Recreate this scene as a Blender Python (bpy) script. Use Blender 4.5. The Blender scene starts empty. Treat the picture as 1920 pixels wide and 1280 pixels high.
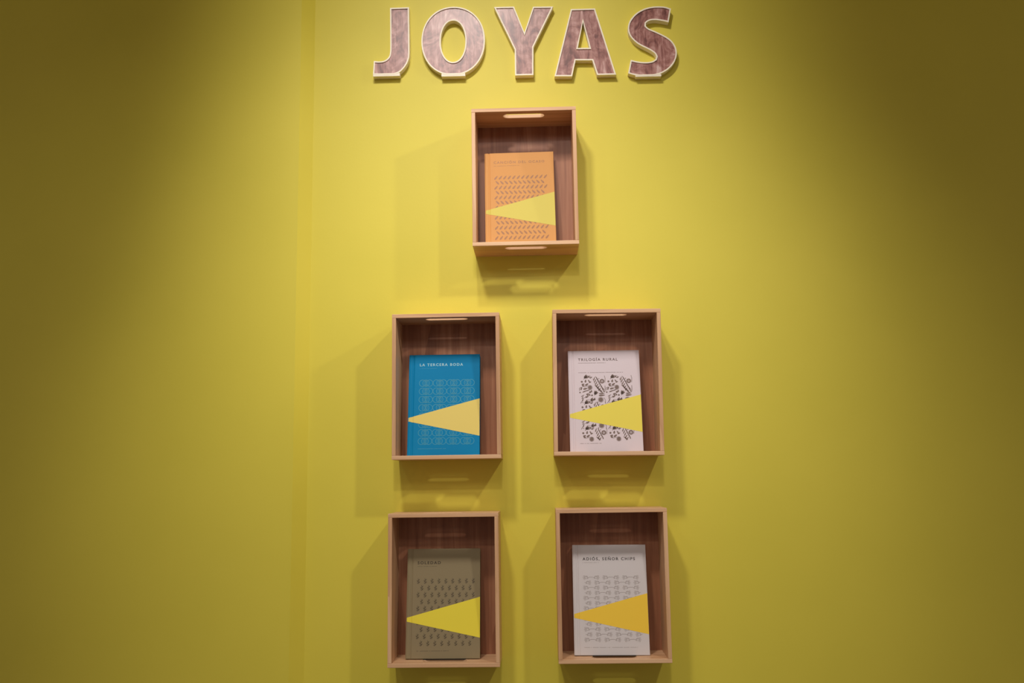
import bpy, bmesh, math, random
from mathutils import Vector, Matrix
random.seed(7)
scene = bpy.context.scene
COL = scene.collection
EYE = 1.5                                   # eye height above the floor (metres)

# ---------------------------------------------------------------- camera
F_PX = 1801.49
def cam_axes(p, y, r):
    fw = Vector((math.sin(y)*math.cos(p), math.cos(y)*math.cos(p), math.sin(p)))
    rt = Vector((math.cos(y), -math.sin(y), 0)); dn = fw.cross(rt)
    c, s = math.cos(r), math.sin(r)
    return c*rt + s*dn, -s*rt + c*dn, fw
rt, dn, fw = cam_axes(0.13759, -0.02692, 0.01187)
cam_d = bpy.data.cameras.new('camera'); cam = bpy.data.objects.new('camera', cam_d); COL.objects.link(cam)
cam_d.sensor_width = 36.0; cam_d.lens = F_PX/1920*36; cam_d.clip_start = 0.05
up = -dn
cam.matrix_world = Matrix(((rt.x, up.x, -fw.x, 0.02866), (rt.y, up.y, -fw.y, -2.03661),
                           (rt.z, up.z, -fw.z, 0.0022+EYE), (0, 0, 0, 1)))
scene.camera = cam

# ---------------------------------------------------------------- world, lights, exposure
world = bpy.data.worlds.new('world'); scene.world = world; world.use_nodes = True
bg = world.node_tree.nodes['Background']; bg.inputs[0].default_value = (1.0, 0.84, 0.74, 1); bg.inputs[1].default_value = 0.24
vs = scene.view_settings
vs.view_transform = 'Standard'; vs.look = 'None'; vs.gamma = 1; vs.exposure = 0.0; vs.use_curve_mapping = False
def spot(loc, aim, power, size, blend, radius, color=(1, 0.94, 0.88)):
    d = bpy.data.lights.new('ceiling_spot', 'SPOT'); o = bpy.data.objects.new('ceiling_spot', d); COL.objects.link(o)
    d.energy = power; d.spot_size = math.radians(size); d.spot_blend = blend; d.shadow_soft_size = radius; d.color = color
    o.location = loc
    o.rotation_euler = (Vector(aim)-Vector(loc)).to_track_quat('-Z', 'Y').to_euler()
    return o
CEIL = EYE + 1.75
ZL = CEIL-0.06
spot((-0.40, -1.38, ZL), (0.02, 0, EYE+0.00), 64, 62, 1.0, 0.085)
spot((0.02, -2.70, ZL), (0.05, 0, EYE-0.06), 44, 42, 1.0, 0.05)
spot((1.03, -1.50, ZL), (-0.15, 0, EYE-0.34), 52, 46, 1.0, 0.045)
spot((-1.10, -1.90, ZL), (0.15, 0, EYE-0.10), 9, 46, 1.0, 0.045)
spot((-0.15, -1.20, ZL), (-0.06, 0, EYE+0.95), 40, 62, 1.0, 0.045)
spot((2.20, -1.40, ZL), (-0.80, 0, EYE+0.42), 72, 20, 1.0, 0.05)  # added spot, no known lamp there; brightens the splayed return on the left
spot((0.00, -3.20, ZL), (0.00, 0, EYE+0.10), 44, 45, 1.0, 0.30)

# ---------------------------------------------------------------- materials
def srgb(r, g, b):
    f = lambda c: c/12.92 if c <= 0.04045 else ((c+0.055)/1.055)**2.4
    return (f(r/255), f(g/255), f(b/255), 1)
def new_mat(name):
    m = bpy.data.materials.new(name); m.use_nodes = True
    nt = m.node_tree; return m, nt, nt.nodes['Principled BSDF']
def plain(name, col, rough=0.6, spec=0.4, grain=0.0, gscale=400):
    m, nt, b = new_mat(name)
    b.inputs['Base Color'].default_value = col; b.inputs['Roughness'].default_value = rough
    b.inputs['Specular IOR Level'].default_value = spec
    if grain:
        tc = nt.nodes.new('ShaderNodeTexCoord'); n = nt.nodes.new('ShaderNodeTexNoise'); n.inputs['Scale'].default_value = gscale
        n.inputs['Detail'].default_value = 4
        bp = nt.nodes.new('ShaderNodeBump'); bp.inputs['Strength'].default_value = grain; bp.inputs['Distance'].default_value = 0.001
        nt.links.new(tc.outputs['Object'], n.inputs['Vector']); nt.links.new(n.outputs['Fac'], bp.inputs['Height'])
        nt.links.new(bp.outputs['Normal'], b.inputs['Normal'])
    return m
def wall_mat():
    m, nt, b = new_mat('yellow_paint'); N = nt.nodes; L = nt.links
    tc = N.new('ShaderNodeTexCoord')
    n1 = N.new('ShaderNodeTexNoise'); n1.inputs['Scale'].default_value = 3.5; n1.inputs['Detail'].default_value = 5
    r = N.new('ShaderNodeValToRGB')
    r.color_ramp.elements[0].position = 0.3; r.color_ramp.elements[0].color = (0.690, 0.590, 0.058, 1)
    r.color_ramp.elements[1].position = 0.7; r.color_ramp.elements[1].color = (0.730, 0.620, 0.066, 1)
    n2 = N.new('ShaderNodeTexNoise'); n2.inputs['Scale'].default_value = 160; n2.inputs['Detail'].default_value = 3
    bp = N.new('ShaderNodeBump'); bp.inputs['Strength'].default_value = 0.06; bp.inputs['Distance'].default_value = 0.002
    L.new(tc.outputs['Object'], n1.inputs['Vector']); L.new(tc.outputs['Object'], n2.inputs['Vector'])
    L.new(n1.outputs['Fac'], r.inputs['Fac']); L.new(r.outputs['Color'], b.inputs['Base Color'])
    L.new(n2.outputs['Fac'], bp.inputs['Height']); L.new(bp.outputs['Normal'], b.inputs['Normal'])
    b.inputs['Roughness'].default_value = 0.55; b.inputs['Specular IOR Level'].default_value = 0.45
    return m
def wood_mat(name, axis, dark, mid, light, strip=0.018):
    """bamboo: long fine grain along one object axis, strips of slightly different tone across it"""
    m, nt, b = new_mat(name); N = nt.nodes; L = nt.links
    tc = N.new('ShaderNodeTexCoord'); oi = N.new('ShaderNodeObjectInfo')
    add = N.new('ShaderNodeVectorMath'); add.operation = 'ADD'
    L.new(tc.outputs['Object'], add.inputs[0]); L.new(oi.outputs['Random'], add.inputs[1])
    mp = N.new('ShaderNodeMapping'); sc = [60, 60, 60]; sc[axis] = 2.2; mp.inputs['Scale'].default_value = sc
    n1 = N.new('ShaderNodeTexNoise'); n1.inputs['Scale'].default_value = 1.6; n1.inputs['Detail'].default_value = 6; n1.inputs['Roughness'].default_value = 0.6
    mp2 = N.new('ShaderNodeMapping'); s2 = [1/strip]*3; s2[axis] = 3.5; mp2.inputs['Scale'].default_value = s2
    vo = N.new('ShaderNodeTexVoronoi'); vo.inputs['Scale'].default_value = 1.0
    sep = N.new('ShaderNodeSeparateColor')
    L.new(add.outputs[0], mp.inputs[0]); L.new(add.outputs[0], mp2.inputs[0])
    L.new(mp.outputs[0], n1.inputs['Vector']); L.new(mp2.outputs[0], vo.inputs['Vector']); L.new(vo.outputs['Color'], sep.inputs[0])
    mx = N.new('ShaderNodeMath'); mx.operation = 'MULTIPLY_ADD'; mx.inputs[1].default_value = 0.28
    L.new(sep.outputs[0], mx.inputs[0]); L.new(n1.outputs['Fac'], mx.inputs[2])
    r = N.new('ShaderNodeValToRGB'); e = r.color_ramp.elements
    e[0].position = 0.36; e[0].color = dark; e[1].position = 0.92; e[1].color = light
    k = e.new(0.64); k.color = mid
    L.new(mx.outputs[0], r.inputs['Fac']); L.new(r.outputs['Color'], b.inputs['Base Color'])
    b.inputs['Roughness'].default_value = 0.42; b.inputs['Specular IOR Level'].default_value = 0.4
    bp = N.new('ShaderNodeBump'); bp.inputs['Strength'].default_value = 0.08; bp.inputs['Distance'].default_value = 0.001
    L.new(n1.outputs['Fac'], bp.inputs['Height']); L.new(bp.outputs['Normal'], b.inputs['Normal'])
    return m
def inlay_mat():
    m, nt, b = new_mat('printed_pink_wood'); N = nt.nodes; L = nt.links
    tc = N.new('ShaderNodeTexCoord'); oi = N.new('ShaderNodeObjectInfo')
    ml = N.new('ShaderNodeVectorMath'); ml.operation = 'ADD'
    L.new(tc.outputs['Object'], ml.inputs[0]); L.new(oi.outputs['Random'], ml.inputs[1])
    mp = N.new('ShaderNodeMapping'); mp.inputs['Scale'].default_value = (24, 24, 15)
    n1 = N.new('ShaderNodeTexNoise'); n1.inputs['Scale'].default_value = 1.0; n1.inputs['Detail'].default_value = 7
    n1.inputs['Roughness'].default_value = 0.62; n1.inputs['Distortion'].default_value = 2.6
    mp3 = N.new('ShaderNodeMapping'); mp3.inputs['Scale'].default_value = (160, 160, 14)
    n3 = N.new('ShaderNodeTexNoise'); n3.inputs['Scale'].default_value = 1.0; n3.inputs['Detail'].default_value = 4; n3.inputs['Distortion'].default_value = 0.8
    L.new(ml.outputs[0], mp.inputs[0]); L.new(ml.outputs[0], mp3.inputs[0])
    L.new(mp.outputs[0], n1.inputs['Vector']); L.new(mp3.outputs[0], n3.inputs['Vector'])
    mx = N.new('ShaderNodeMath'); mx.operation = 'MULTIPLY_ADD'; mx.inputs[1].default_value = 0.45
    L.new(n3.outputs['Fac'], mx.inputs[0]); L.new(n1.outputs['Fac'], mx.inputs[2])
    r = N.new('ShaderNodeValToRGB'); e = r.color_ramp.elements
    e[0].position = 0.56; e[0].color = srgb(106, 58, 54); e[1].position = 1.0; e[1].color = srgb(216, 184, 178)
    k = e.new(0.71); k.color = srgb(152, 98, 90); k = e.new(0.86); k.color = srgb(184, 136, 128)
    L.new(mx.outputs[0], r.inputs['Fac']); L.new(r.outputs['Color'], b.inputs['Base Color'])
    b.inputs['Roughness'].default_value = 0.35
    return m
M = {
 'wall': wall_mat(),
 'ceiling': plain('ceiling_white', (0.75, 0.73, 0.70, 1), 0.8),
 'floor': plain('floor_beige', (0.36, 0.30, 0.24, 1), 0.6, grain=0.1, gscale=60),
 'rim': plain('letter_cream', srgb(248, 238, 216), 0.5),
 'inlay': inlay_mat(),
 'black': plain('black_metal', (0.012, 0.011, 0.01, 1), 0.4),
 'pages': plain('paper_pages', srgb(225, 213, 190), 0.8, grain=0.15, gscale=900),
 'scuff': plain('grey_scuff', srgb(120, 108, 60), 0.8),
}
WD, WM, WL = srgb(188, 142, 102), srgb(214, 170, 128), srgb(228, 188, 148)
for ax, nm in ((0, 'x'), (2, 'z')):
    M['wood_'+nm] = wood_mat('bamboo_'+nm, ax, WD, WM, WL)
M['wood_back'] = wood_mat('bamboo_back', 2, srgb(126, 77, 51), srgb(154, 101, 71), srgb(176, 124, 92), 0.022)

# ---------------------------------------------------------------- helpers
def tag(o, label=None, cat=None, group=None, kind=None):
    for k, v in (('label', label), ('category', cat), ('group', group), ('kind', kind)):
        if v: o[k] = v
    return o
def link(name, me, mat, parent=None):
    o = bpy.data.objects.new(name, me); COL.objects.link(o)
    if mat is not None and not me.materials: me.materials.append(mat)
    if parent is not None: o.parent = parent
    return o
def empty(name, loc, rot=(0, 0, 0)):
    o = bpy.data.objects.new(name, None); COL.objects.link(o); o.location = loc; o.rotation_euler = rot
    o.empty_display_size = 0.05
    return o
def box_me(name, x0, x1, y0, y1, z0, z1, bevel=0.0, seg=2):
    bm = bmesh.new(); bmesh.ops.create_cube(bm, size=1)
    for v in bm.verts:
        v.co = Vector((x0+(v.co.x+.5)*(x1-x0), y0+(v.co.y+.5)*(y1-y0), z0+(v.co.z+.5)*(z1-z0)))
    if bevel: bmesh.ops.bevel(bm, geom=bm.edges[:], offset=bevel, segments=seg, affect='EDGES', profile=0.5)
    me = bpy.data.meshes.new(name); bm.to_mesh(me); bm.free(); return me
def mesh_of(curve_data, name):
    tmp = bpy.data.objects.new('tmp', curve_data); COL.objects.link(tmp)
    dg = bpy.context.evaluated_depsgraph_get()
    me = bpy.data.meshes.new_from_object(tmp.evaluated_get(dg)); me.name = name
    bpy.data.objects.remove(tmp); bpy.data.curves.remove(curve_data)
    me.materials.clear()
    return me
def plate_me(name, loops, depth, bevel=0.0):
    """2D loops (first the outline, then holes) to a solid of the given depth, from local z = 0 up to depth"""
    cu = bpy.data.curves.new(name, 'CURVE'); cu.dimensions = '2D'; cu.fill_mode = 'BOTH'
    cu.extrude = depth/2 - bevel; cu.bevel_depth = bevel; cu.bevel_resolution = 1; cu.offset = -bevel
    for lp in loops:
        sp = cu.splines.new('POLY'); sp.points.add(len(lp)-1); sp.use_cyclic_u = True
        for p, (x, y) in zip(sp.points, lp): p.co = (x, y, 0, 1)
    me = mesh_of(cu, name); me.transform(Matrix.Translation((0, 0, depth/2)))
    for p in me.polygons: p.use_smooth = False
    return me
STAND = Matrix(((1, 0, 0, 0), (0, 0, -1, 0), (0, 1, 0, 0), (0, 0, 0, 1)))   # (x, y, depth) -> x, z up, depth towards -y
def stadium(cx, cy, w, h, n=10):
    r = h/2; out = []
    for sx, a0 in ((1, -90), (-1, 90)):
        for i in range(n+1):
            a = math.radians(a0+180*i/n); out.append((cx+sx*(w/2-r)+r*math.cos(a), cy+r*math.sin(a)))
    return out
def inset(lp, d):
    """offset a closed loop to its left by d"""
    n = len(lp); out = []
    for i in range(n):
        p0, p1, p2 = Vector(lp[i-1]), Vector(lp[i]), Vector(lp[(i+1) % n])
        a = (p1-p0).normalized(); b = (p2-p1).normalized()
        na, nb = Vector((-a.y, a.x)), Vector((-b.y, b.x)); m = (na+nb).normalized()
        k = min(d/max(m.dot(na), 0.3), 2.6*d) if d > 0 else max(d/max(m.dot(na), 0.3), 2.6*d)
        out.append(tuple(p1+m*k))
    return out
def ring_me(name, pairs, depth):
    """raised border: quads between each loop and its inset, standing from the wall (y = 0) to y = -depth"""
    bm = bmesh.new()
    for lp, ins in pairs:
        n = len(lp)
        V = [[bm.verts.new((x, y, z)) for x, z in L] for L, y in ((lp, 0), (lp, -depth), (ins, -depth), (ins, 0))]
        for k in range(4):
            a, b = V[k], V[(k+1) % 4]
            for i in range(n): bm.faces.new((a[i], a[(i+1) % n], b[(i+1) % n], b[i]))
    bmesh.ops.recalc_face_normals(bm, faces=bm.faces[:])
    me = bpy.data.meshes.new(name); bm.to_mesh(me); bm.free(); return me
def area(lp): return 0.5*sum(lp[i-1][0]*lp[i][1]-lp[i][0]*lp[i-1][1] for i in range(len(lp)))
def smooth(lp, corner_deg=33, sub=4):
    n = len(lp); P = [Vector(p) for p in lp]; out = []
    cor = []
    for i in range(n):
        a = P[i]-P[i-1]; b = P[(i+1) % n]-P[i]; cor.append(math.degrees(abs(a.angle(b))) > corner_deg)
    for i in range(n):
        p1, p2 = P[i], P[(i+1) % n]; L = (p2-p1).length
        out.append(tuple(p1)); c1 = p1 if cor[i] else None; c2 = p2 if cor[(i+1) % n] else None
        if cor[i] and cor[(i+1) % n]: continue
        t1 = (p2-p1) if cor[i] else (p2-P[i-1])*L/((p2-p1).length+(p1-P[i-1]).length)
        t2 = (p2-p1) if cor[(i+1) % n] else (P[(i+2) % n]-p1)*L/((p2-p1).length+(P[(i+2) % n]-p2).length)
        for k in range(1, sub):
            t = k/sub
            v = (2*t**3-3*t*t+1)*p1+(t**3-2*t*t+t)*t1+(-2*t**3+3*t*t)*p2+(t**3-t*t)*t2
            if all(c is None or (v-c).length > 0.0045 for c in (c1, c2)): out.append(tuple(v))
    return out

# ---------------------------------------------------------------- the setting
def struct(name, me, mat, label, cat='wall'):
    return tag(link(name, me, mat), label, cat, kind='structure')
XB, PD = -0.46222, 0.0249                      # inner corner and depth of the splayed wall return on the left
wb = struct('wall_back', box_me('wall_back', XB-0.05, 2.6, 0, 0.12, 0, CEIL), M['wall'], 'bright yellow painted wall carrying the letters and crates')
wl = plate_me('wall_left', [[(-2.6, -PD), (XB-PD, -PD), (XB, 0), (XB, 0.12), (-2.6, 0.12)]], CEIL)
struct('wall_left', wl, M['wall'], 'yellow wall section projecting forward at the left edge')
struct('floor', box_me('floor', -2.6, 2.6, -4.5, 0.12, -0.1, 0), M['floor'], 'plain beige shop floor below the wall', 'floor')
struct('ceiling', box_me('ceiling', -2.6, 2.6, -4.5, 0.12, CEIL, CEIL+0.1), M['ceiling'], 'plain white ceiling above the wall', 'ceiling')
for (x, z, r) in ((-0.1005, 0.531, 0.0024), (-0.0935, 0.536, 0.0018), (-0.098, 0.5235, 0.0015)):   # paint chips beside the upper crate
    lp = [(r*random.uniform(.6, 1.2)*math.cos(a*0.9), 1.4*r*random.uniform(.6, 1.2)*math.sin(a*0.9)) for a in range(7)]
    me = plate_me('paint_chip', [lp], 0.0006); me.transform(STAND)
    c = link('paint_chip', me, M['scuff'], wb); c.location = (x, 0, z+EYE)

# ---------------------------------------------------------------- letters
LETTERS = {
'J': [[(-290.1,1040.1),(-247.5,1040.6),(-246.2,931.7),(-247.5,919.7),(-252.1,907.3),(-259.2,896.9),(-267.8,888.8),(-277.3,884.7),(-286.9,882.9),(-327.2,884.3),(-325.5,916.0),(-313.9,914.7),(-304.4,915.8),(-296.7,919.7),(-291.4,926.4),(-289.5,934.8),(-289.0,944.9)]],
'O': None,
'Y': [[(-57.1,1036.0),(-12.4,1036.0),(10.0,974.8),(30.0,1034.5),(75.0,1033.9),(29.5,940.0),(28.6,874.8),(-11.9,874.8),(-12.2,935.0)]],
'A': [[(114.2,1026.7),(167.7,1026.8),(210.5,871.4),(168.8,871.5),(158.8,905.7),(122.2,906.6),(113.8,869.8),(74.9,870.8)],[(140.4,996.3),(127.6,935.3),(153.4,935.1)]],
'S': [[(335.9,1022.0),(324.2,1026.3),(312.8,1027.9),(293.8,1027.5),(274.6,1022.6),(257.1,1011.9),(244.2,996.0),(239.4,980.0),(241.4,964.8),(248.7,952.6),(260.7,941.2),(275.6,932.4),(288.6,924.9),(296.9,917.9),(300.1,911.2),(298.0,904.8),(290.7,900.4),(278.4,898.7),(261.4,900.2),(243.5,904.6),(237.0,873.8),(252.9,868.7),(279.2,866.5),(302.0,869.3),(319.2,876.8),(333.8,889.4),(342.8,905.1),(345.3,921.1),(341.1,937.2),(331.2,950.5),(316.3,960.9),(299.5,969.8),(284.6,977.2),(279.1,983.0),(279.6,989.7),(286.1,994.5),(298.5,996.2),(313.6,994.2),(329.7,990.2)]]}
def ell(cx, cz, rx, rz, n=64, e=2.1):
    o = []
    for i in range(n):
        t = 2*math.pi*i/n; c, s = math.cos(t), math.sin(t)
        o.append((cx+rx*math.copysign(abs(c)**(2/e), c), cz+rz*math.copysign(abs(s)**(2/e), s)))
    return o
LETTERS['O'] = [ell(-148.8, 959.0, 70.8, 80.2), ell(-148.9, 958.0, 27.4, 48.5)]
FEET = {'J': (-327.0, -267.4, 887.0, 880.0), 'O': (-175.0, -122.4, 883.5, 876.2), 'S': (252.9, 309.5, 870.6, 865.2)}
LDEPTH, RIMW = 0.016, 3.0
for ch, loops in LETTERS.items():
    loops = [[(x/1000, z/1000) for x, z in lp] for lp in loops]
    if ch != 'A' and ch != 'Y' and ch != 'O': loops = [smooth(lp) for lp in loops]
    cx = sum(p[0] for p in loops[0])/len(loops[0]); zb = min(p[1] for p in loops[0])
    loops = [[(x-cx, z-zb) for x, z in lp] for lp in loops]
    loops = [lp if area(lp) > 0 else lp[::-1] for lp in loops]
    ins = [inset(lp, (RIMW if i == 0 else -RIMW)/1000) for i, lp in enumerate(loops)]
    root = empty('wall_letter', (cx, 0, zb+EYE))
    tag(root, {'J': 'cream-rimmed pink wood-print letter J, leftmost of the word', 'O': 'cream-rimmed round letter O with pink wood-print face',
               'Y': 'cream-rimmed pink wood-print letter Y above the upper crate', 'A': 'cream-rimmed letter A with brownish pink wood-print face',
               'S': 'cream-rimmed curved letter S, rightmost of the word'}[ch], 'letter', 'wall letters spelling the word')
    tag(link('rim', ring_me('rim', list(zip(loops, ins)), LDEPTH), M['rim'], root), 'cream white raised edge')
    me = plate_me('face', ins, LDEPTH-0.0022); me.transform(STAND); tag(link('face', me, M['inlay'], root), 'mottled pink wood-print face')
    if ch in FEET:
        x0, x1, z1, z0 = [v/1000 for v in FEET[ch]]
        link('foot', box_me('foot', x0-cx, x1-cx, -LDEPTH+0.0004, 0, z0-zb, z1-zb, 0.0003), M['rim'], root)

# ---------------------------------------------------------------- crates
CW, CH, CD, T = 0.22, 0.2963, 0.0995, 0.008
def make_crate(loc, roll):
    root = empty('bamboo_crate', loc, (0, roll, 0))
    slot = stadium(0, 0.072, 0.088, 0.022)
    pl = plate_me('end_panel', [[(-CW/2, 0), (CW/2, 0), (CW/2, CD), (-CW/2, CD)], slot], T, 0.0007)
    flip = Matrix(((1, 0, 0, 0), (0, -1, 0, 0), (0, 0, 1, 0), (0, 0, 0, 1)))
    pl.transform(flip); pl.flip_normals()
    top = link('top_panel', pl, M['wood_x'], root); top.location = (0, 0, CH/2-T)
    bot = link('bottom_panel', pl, M['wood_x'], root); bot.location = (0, 0, -CH/2)
    sd = box_me('side_panel', -T/2, T/2, -CD, 0, -CH/2+T, CH/2-T, 0.0007)
    for s in (-1, 1):
        o = link('side_panel', sd, M['wood_z'], root); o.location = (s*(CW/2-T/2), 0, 0)
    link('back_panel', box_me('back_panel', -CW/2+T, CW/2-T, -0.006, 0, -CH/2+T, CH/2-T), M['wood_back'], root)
    return root
def copy_tree(root, loc, roll):
    r = root.copy(); COL.objects.link(r); r.location = loc; r.rotation_euler = (0, roll, 0)
    for chd in root.children:
        c = chd.copy(); COL.objects.link(c); c.parent = r
    return r
CRATES = {   # x, z, roll (anticlockwise seen from the room)
 'orange': (0.00685, 0.61928, 0.00357, 'bamboo crate hung alone above the others, holding the orange book'),
 'teal':   (-0.15859, 0.18269, 0.00308, 'bamboo crate on the wall around the bright blue book'),
 'floral': (0.16894, 0.18616, -0.00564, 'bamboo crate on the wall around the white floral book'),
 'olive':  (-0.16460, -0.22043, 0.00122, 'bamboo crate low on the wall holding the grey-green book'),
 'grey':   (0.16956, -0.21502, 0.00235, 'bamboo crate low on the wall holding the pale grey book'),
}
first = None; ROOTS = {}
for key, (x, z, rl, lab) in CRATES.items():
    loc = (x, 0, z+EYE)
    if first is None: first = make_crate(loc, -rl); r = first
    else: r = copy_tree(first, loc, -rl)
    tag(r, lab, 'crate', 'bamboo crates hung on the yellow wall'); ROOTS[key] = r

# ---------------------------------------------------------------- books
BW, BH, BT = 0.148, 0.215, 0.019
CT = 0.0026                                     # board thickness
PROFILE = [(0.0, 0.0009), (0.0012, 0.0002), (0.0035, 0.0), (0.0058, 0.0002), (0.0070, 0.0011), (0.0082, 0.0013), (0.0094, 0.0009), (0.0108, 0.0001), (0.0125, 0.0), (BW-0.0006, 0.0), (BW, 0.0005)]
def prof_y(x):
    for (a, ya), (b, yb) in zip(PROFILE, PROFILE[1:]):
        if x <= b: return ya+(yb-ya)*(x-a)/(b-a) if b > a else ya
    return PROFILE[-1][1]
def cover_me(name):
    """front board with the hinge groove beside the spine; local x from the spine edge, front face at y = 0, z up"""
    bm = bmesh.new(); rows = []
    for z in (0, 0.0005, BH-0.0005, BH):
        d = 0.0005 if z in (0, BH) else 0
        fr = [bm.verts.new((x, y+d, z)) for x, y in PROFILE]; bk = [bm.verts.new((x, CT+0.0004, z)) for x, y in reversed(PROFILE)]
        rows.append(fr+bk)
    n = len(rows[0])
    for a, b in zip(rows, rows[1:]):
        for i in range(n): bm.faces.new((a[i], a[(i+1) % n], b[(i+1) % n], b[i]))
    for rw, rev in ((rows[0], True), (rows[-1], False)):
        h = n//2
        for i in range(h-1):
            q = [rw[i], rw[i+1], rw[n-2-i], rw[n-1-i]]; bm.faces.new(q[::-1] if rev else q)
    bmesh.ops.recalc_face_normals(bm, faces=bm.faces[:])
    me = bpy.data.meshes.new(name); bm.to_mesh(me); bm.free(); return me
def wedge_me(name, l0=0.333, l1=0.368, r0=0.185, r1=0.553):
    xs = sorted(set([x for x, y in PROFILE[:-1]] + [BW*k/8 for k in range(1, 8)] + [BW-0.0002]))
    bm = bmesh.new(); th = 0.00022; cols = []
    for x in xs:
        t = x/BW; za = BH*(l0+(r0-l0)*t); zb = BH*(l1+(r1-l1)*t); y = prof_y(x)
        cols.append([bm.verts.new((x, y-th, za)), bm.verts.new((x, y-th, zb)), bm.verts.new((x, y+0.0002, zb)), bm.verts.new((x, y+0.0002, za))])
    for a, b in zip(cols, cols[1:]):
        for i in range(4): bm.faces.new((a[i], a[(i+1) % 4], b[(i+1) % 4], b[i]))
    bm.faces.new(cols[0]); bm.faces.new(cols[-1][::-1])
    bmesh.ops.recalc_face_normals(bm, faces=bm.faces[:])
    me = bpy.data.meshes.new(name); bm.to_mesh(me); bm.free(); return me
def text_me(name, body, x0, x1, zc, cap, spacing=1.35):
    """lettering fitted between x0 and x1, capitals of the given height, centred on zc; thin print on the cover"""
    cu = bpy.data.curves.new(name, 'FONT'); cu.body = body; cu.size = 1; cu.space_character = spacing; cu.resolution_u = 3; cu.offset = 0.026
    me = mesh_of(cu, name)
    xs = [v.co.x for v in me.vertices]
    sx = (x1-x0)/(max(xs)-min(xs)); sz = cap/0.729
    for v in me.vertices: v.co = Vector((x0+(v.co.x-min(xs))*sx, -0.00012, zc+(v.co.y-0.3645)*sz))
    return me
class Print:
    """flat printed marks on a cover, one mesh; (u, v) = fraction of the width from the spine, fraction of the height from the top"""
    def __init__(s): s.bm = bmesh.new()
    def P(s, x, z): return s.bm.verts.new((x, -0.0001, z))
    def poly(s, pts):
        try: s.bm.faces.new([s.P(x, z) for x, z in pts])
        except ValueError: pass
    def leaf(s, cx, cz, L, W, a, tip=1.0):
        ca, sa = math.cos(a), math.sin(a); o = []
        for i in range(10):
            t = 2*math.pi*i/10; x = L/2*math.cos(t); y = W/2*math.sin(t)*(1-0.35*tip*math.cos(t))
            o.append((cx+x*ca-y*sa, cz+x*sa+y*ca))
        s.poly(o)
    def disc(s, cx, cz, r, n=12): s.poly([(cx+r*math.cos(2*math.pi*i/n), cz+r*math.sin(2*math.pi*i/n)) for i in range(n)])
    def line(s, pts, w):
        V = [Vector(p) for p in pts]
        for a, b in zip(V, V[1:]):
            d = (b-a).normalized(); n = Vector((-d.y, d.x))*w/2
            s.poly([tuple(a-n), tuple(b-n), tuple(b+n), tuple(a+n)])
    def ring(s, cx, cz, r, w, n=20, a0=0, a1=360, sq=1.0):
        for i in range(n):
            t0, t1 = (math.radians(a0+(a1-a0)*(i+k)/n) for k in (0, 1))
            q = [(cx+rr*math.cos(t), cz+sq*rr*math.sin(t)) for rr, t in ((r-w/2, t0), (r+w/2, t0), (r+w/2, t1), (r-w/2, t1))]
            s.poly(q)
    def dashes(s, u0, u1, v, h):          # a line of print too small to read
        x = u0*BW
        while x < u1*BW:
            w = random.uniform(0.0007, 0.0013)
            if random.random() > 0.12: s.poly([(x, (1-v)*BH-h/2), (x+w, (1-v)*BH-h/2), (x+w, (1-v)*BH+h/2), (x, (1-v)*BH+h/2)])
            x += w+0.0004
    def mesh(s, name):
        me = bpy.data.meshes.new(name)
        bmesh.ops.recalc_face_normals(s.bm, faces=s.bm.faces[:])
        for f in s.bm.faces:
            f.normal_update()
            if f.normal.y > 0: f.normal_flip()
        s.bm.to_mesh(me); s.bm.free(); return me
def uv(u, v): return u*BW, (1-v)*BH
def pat_herringbone():
    p = Print()
    for k in range(13):
        v = 0.275+0.0545*k; n = 12 if k % 2 == 0 else 11
        for i in range(n):
            x, z = uv(0.155+0.0655*i+(0.018 if k % 2 else 0), v)
            p.leaf(x, z, 0.0112, 0.0038, math.radians(52 if k % 2 == 0 else 130))
    return p
def pat_rings():
    p = Print()
    for k in range(8):
        v = 0.288+0.082*k
        for g in range(4):
            for i in range(3):
                x, z = uv(0.143+0.047+0.196*g+0.049*i, v); p.ring(x, z, 0.0070, 0.0010)
            x, z = uv(0.143+0.047+0.196*g+0.049, v); p.ring(x, z, 0.0036, 0.0006, sq=1.5)
    return p
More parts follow.
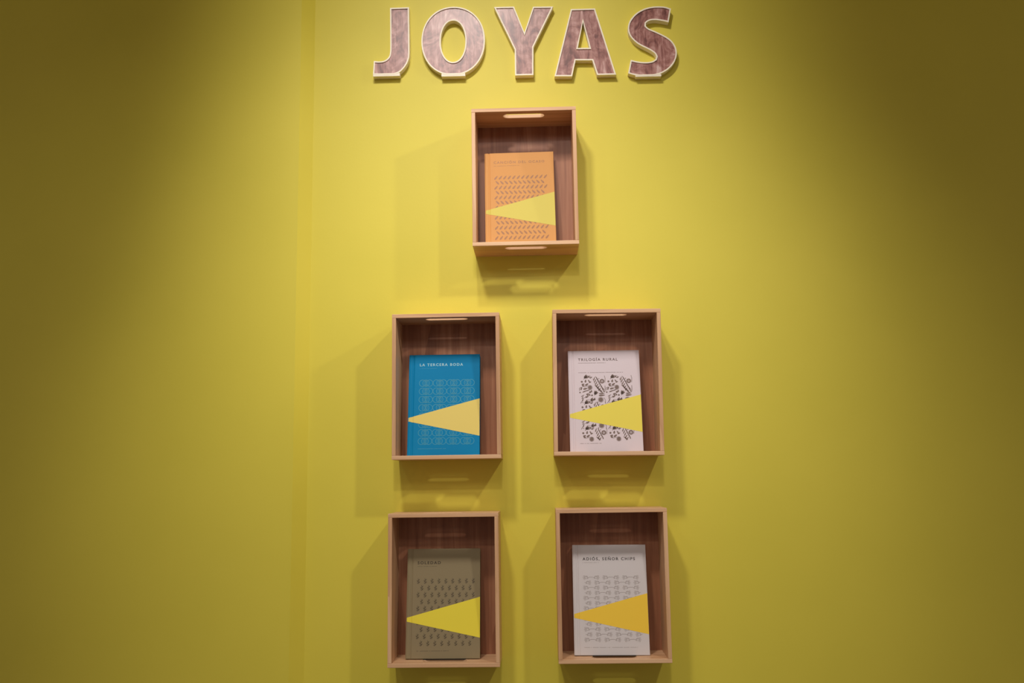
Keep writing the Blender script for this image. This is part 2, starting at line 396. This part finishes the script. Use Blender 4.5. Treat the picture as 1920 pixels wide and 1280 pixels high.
def pat_floral():
    p = Print(); S = 0.0555/435
    def tile(ox, oz, zmin, zmax):
        def ok(y): return zmin <= oz+y*S <= zmax
        def pt(x, y): return ox+x*S, (BH*0.752)-(oz+y*S)
        def lf(x, y, L, W, a):
            if ok(y): q = pt(x, y); p.leaf(q[0], q[1], L*S*1.12, W*S*1.3, math.radians(a))
        def ds(x, y, r):
            if ok(y): q = pt(x, y); p.disc(q[0], q[1], r*S)
        def rg(x, y, r, w, a0=0, a1=360):
            if ok(y): q = pt(x, y); p.ring(q[0], q[1], r*S, w*S, 14, a0, a1)
        def ln(pts, w):
            if all(ok(y) for x, y in pts): p.line([pt(x, y) for x, y in pts], w*S*1.2)
        # tulips
        for (x, y, a) in ((108, 35, 30), (265, 310, 60)):
            for d in (-38, 0, 38): lf(x+14*math.cos(math.radians(a+d)), y-14*math.sin(math.radians(a+d)), 66, 30, a+d)
            ln([(x, y), (x-30*math.cos(math.radians(a)), y+34)], 7)
        # round flowers
        rg(380, 105, 28, 22); ds(380, 105, 9)
        ds(182, 210, 31); rg(182, 210, 37, 5); ds(350, 415, 36); rg(350, 415, 43, 6)
        # berries and small leaves
        for x, y, r in ((50, 110, 17), (16, 290, 13), (210, 340, 15), (145, 345, 13), (330, 60, 8), (300, 455, 9)): ds(x, y, r)
        for x, y, L, W, a in ((112, 100, 46, 22, 80), (185, 118, 40, 18, 20), (165, 95, 34, 16, 130), (70, 155, 46, 22, 20), (130, 158, 58, 24, 35),
                              (75, 180, 40, 20, 0), (105, 228, 66, 22, 14), (95, 272, 78, 14, 22), (40, 225, 50, 18, 70), (150, 255, 70, 12, 18),
                              (185, 285, 44, 24, 30), (205, 268, 34, 16, 100), (140, 320, 46, 22, 25), (125, 365, 44, 22, 10), (170, 330, 36, 18, 120),
                              (370, 312, 88, 16, 2), (370, 342, 92, 22, 4), (225, 415, 80, 26, 8), (205, 400, 50, 20, 50), (205, 432, 46, 18, -40), (250, 400, 40, 18, 70),
                              (60, 345, 60, 10, 30), (55, 375, 50, 10, 60), (60, 410, 54, 12, 75), (170, 30, 44, 16, -50), (205, 40, 40, 14, 30)):
            lf(x, y, L, W, a)
        # fern fronds
        for k in range(6):
            lf(255+16*k, 60+36*k, 62, 13, 70-4*k); lf(300+20*k, 60+40*k, 64, 13, 115-2*k)
            lf(285+17*k, 190+20*k, 60, 12, -35)
        ln([(232, 60), (262, 150), (315, 220), (380, 275)], 5)
        ln([(275, 20), (320, 110), (365, 190), (415, 250)], 5)
        # stems and curls
        ln([(10, 260), (8, 220), (30, 205), (60, 215)], 7); ln([(420, 10), (432, 60), (425, 130)], 6); ln([(425, 180), (428, 240), (418, 290)], 7)
        rg(178, 35, 22, 7, -60, 200); rg(45, 470, 20, 7, 0, 200); ln([(30, 460), (70, 385), (120, 370)], 5)
        ln([(80, 200), (170, 175), (215, 190)], 4); ln([(120, 415), (180, 420), (265, 412)], 5); ln([(400, 380), (425, 420), (420, 470)], 6)
    for j in range(3):
        for i in range(2): tile(BW*0.135+0.0555*i, 0.0545*j, 0, 0.1365)
    return p
def pat_sprigs():
    p = Print()
    for k in range(10):
        v = 0.298+0.0625*k
        for i in range(9 if k % 2 == 0 else 8):
            x, z = uv(0.148+0.0945*i+(0.05 if k % 2 else 0), v)
            p.line([(x-0.0006, z+0.0052), (x, z), (x+0.0008, z-0.0052)], 0.0008)
            p.leaf(x+0.0014, z+0.0022, 0.0046, 0.0018, math.radians(58)); p.leaf(x-0.0016, z-0.0004, 0.0046, 0.0018, math.radians(125))
            p.leaf(x+0.0018, z-0.0026, 0.0048, 0.0020, math.radians(48)); p.leaf(x-0.0012, z-0.0044, 0.0034, 0.0015, math.radians(140))
    return p
def pat_hands():
    p = Print()
    for k in range(13):
        v = 0.300+0.0467*k; off = k % 2
        for i in range(6):
            x, z = uv(0.175+0.134*i+(0.02 if off else 0), v); s = 1 if (i+off) % 2 == 0 else -1
            p.ring(x, z, 0.0032, 0.0006, 14, 0, 360, 0.85); p.ring(x+s*0.0004, z+0.0002, 0.0016, 0.0006, 10, -40, 220)
            for q, (ex, ez) in enumerate(((-0.0042, 0.0024), (-0.0050, -0.0008), (-0.0036, -0.0036))):
                p.ring(x+s*ex, z+ez, 0.0015, 0.0006, 8, 0, 360, 0.75)
            p.line([(x+s*0.0026, z-0.0030), (x+s*0.0044, z-0.0006), (x+s*0.0066, z+0.0002)], 0.0007)
            if s > 0 and i < 5: p.line([(x+0.0062, z+0.0002), (x+0.0130, z+0.0002)], 0.0007)
    return p
def make_book(key, label, cover, ink, wedge, title, tu, tv, cap, pat, small, yb, stand=None, dx=0.0, roll=0.0, dz=0.0, inkp=None):
    cr = CRATES[key]; floor_z = cr[1]-CH/2+T
    lean = math.asin((abs(yb)-BT-0.0075-(0.002 if stand is not None else 0))/BH)
    x0 = cr[0]+dx-BW/2
    base = 0.0012 if stand is not None else 0.0
    root = empty('hardcover_book', (x0, yb, floor_z+EYE+base+0.0004+dz), (-lean, -roll, 0))
    tag(root, label, 'book', 'hardcover books displayed in the crates')
    cm = plain('cover_'+key, cover, 0.6, 0.15, grain=0.10, gscale=700)
    im = plain('ink_'+key, ink, 0.5); wm = plain('wedge_'+key, wedge, 0.6, 0.2)
    pm = plain('pattern_ink_'+key, inkp, 0.5) if inkp else im
    link('front_cover', cover_me('front_cover'), cm, root)
    link('back_cover', box_me('back_cover', 0, BW, BT-CT, BT, 0, BH, 0.0004, 1), cm, root)
    link('spine', box_me('spine', -0.0012, 0.0018, 0.0008, BT-0.0006, 0, BH, 0.0007, 2), cm, root)
    tag(link('page_block', box_me('page_block', 0.0016, BW-0.0035, CT+0.0003, BT-CT, 0.0030, BH-0.0030), M['pages'], root), 'cream paper page block')
    tag(link('wedge', wedge_me('wedge'), wm, root), 'yellow wedge widening from the spine')
    tag(link('title', text_me('title', title, tu[0]*BW, tu[1]*BW, (1-tv)*BH, cap), im, root), 'printed title line')
    pr = pat(); link('pattern', pr.mesh('pattern'), pm, root)
    for (a, b, v, h) in small:
        sp = Print(); sp.dashes(a, b, v, h); link('small_print', sp.mesh('small_print'), pm, root)
    if stand is not None:
        sx, lab, w = stand
        st = empty('book_stand', (cr[0]+dx+sx, yb, floor_z+EYE+0.0001)); tag(st, lab, 'stand', 'black book stands')
        link('base', box_me('base', -0.043, 0.043, -0.0016, -yb-0.012, 0, 0.0011, 0.0003, 1), M['black'], st)
        me = box_me('backrest', -w/2, w/2, BT+0.0004, BT+0.0014, 0.0016, BH+0.0022, 0.0003, 1)
        o = link('backrest', me, M['black'], st); o.rotation_euler = (-lean, 0, 0)
    return root
make_book('orange', 'orange hardcover book with leaf pattern in the highest crate', srgb(206, 150, 90), srgb(158, 104, 54), srgb(206, 192, 94),
          'CANCIÓN DEL OCASO', (0.126, 0.866), 0.105, 0.0058, pat_herringbone, [(0.126, 0.50, 0.145, 0.0009)], -0.062, dx=-0.0095, roll=0.012, dz=0.002, inkp=srgb(152, 100, 56))
make_book('teal', 'bright blue hardcover book with pale ring pattern', srgb(0, 124, 174), srgb(150, 195, 205), srgb(226, 204, 112),
          'LA TERCERA BODA', (0.146, 0.760), 0.102, 0.0058, pat_rings, [(0.14, 0.40, 0.14, 0.0007), (0.14, 0.53, 0.935, 0.0010)], -0.062, dx=-0.009, inkp=srgb(58, 146, 172))
make_book('floral', 'white hardcover book with brown floral pattern', srgb(212, 200, 206), srgb(104, 84, 80), srgb(228, 212, 88),
          'TRILOGÍA RURAL', (0.134, 0.694), 0.090, 0.0058, pat_floral, [(0.134, 0.52, 0.125, 0.0009), (0.134, 0.76, 0.222, 0.0009), (0.134, 0.42, 0.92, 0.0009)], -0.062, dx=-0.002, inkp=srgb(112, 92, 84))
make_book('olive', 'grey-green hardcover book with sprig pattern', srgb(140, 126, 96), srgb(64, 52, 34), srgb(236, 218, 68),
          'SOLEDAD', (0.134, 0.455), 0.130, 0.0058, pat_sprigs, [(0.134, 0.40, 0.165, 0.0007), (0.14, 0.57, 0.93, 0.0009)], -0.062,
          stand=(0.003, 'black stand behind and beneath the grey-green book', 0.069), dx=-0.005, inkp=srgb(90, 78, 57))
make_book('grey', 'pale grey hardcover book with linked outline pattern', srgb(206, 200, 200), srgb(72, 62, 60), srgb(240, 200, 66),
          'ADIÓS, SEÑOR CHIPS', (0.13, 0.85), 0.130, 0.0058, pat_hands, [(0.13, 0.35, 0.165, 0.0007), (0.12, 0.47, 0.93, 0.0008), (0.49, 0.85, 0.93, 0.0008)], -0.066,
          stand=(0.004, 'black stand beneath the pale grey book', 0.072), dx=-0.0025, roll=-0.004, inkp=srgb(150, 138, 134))
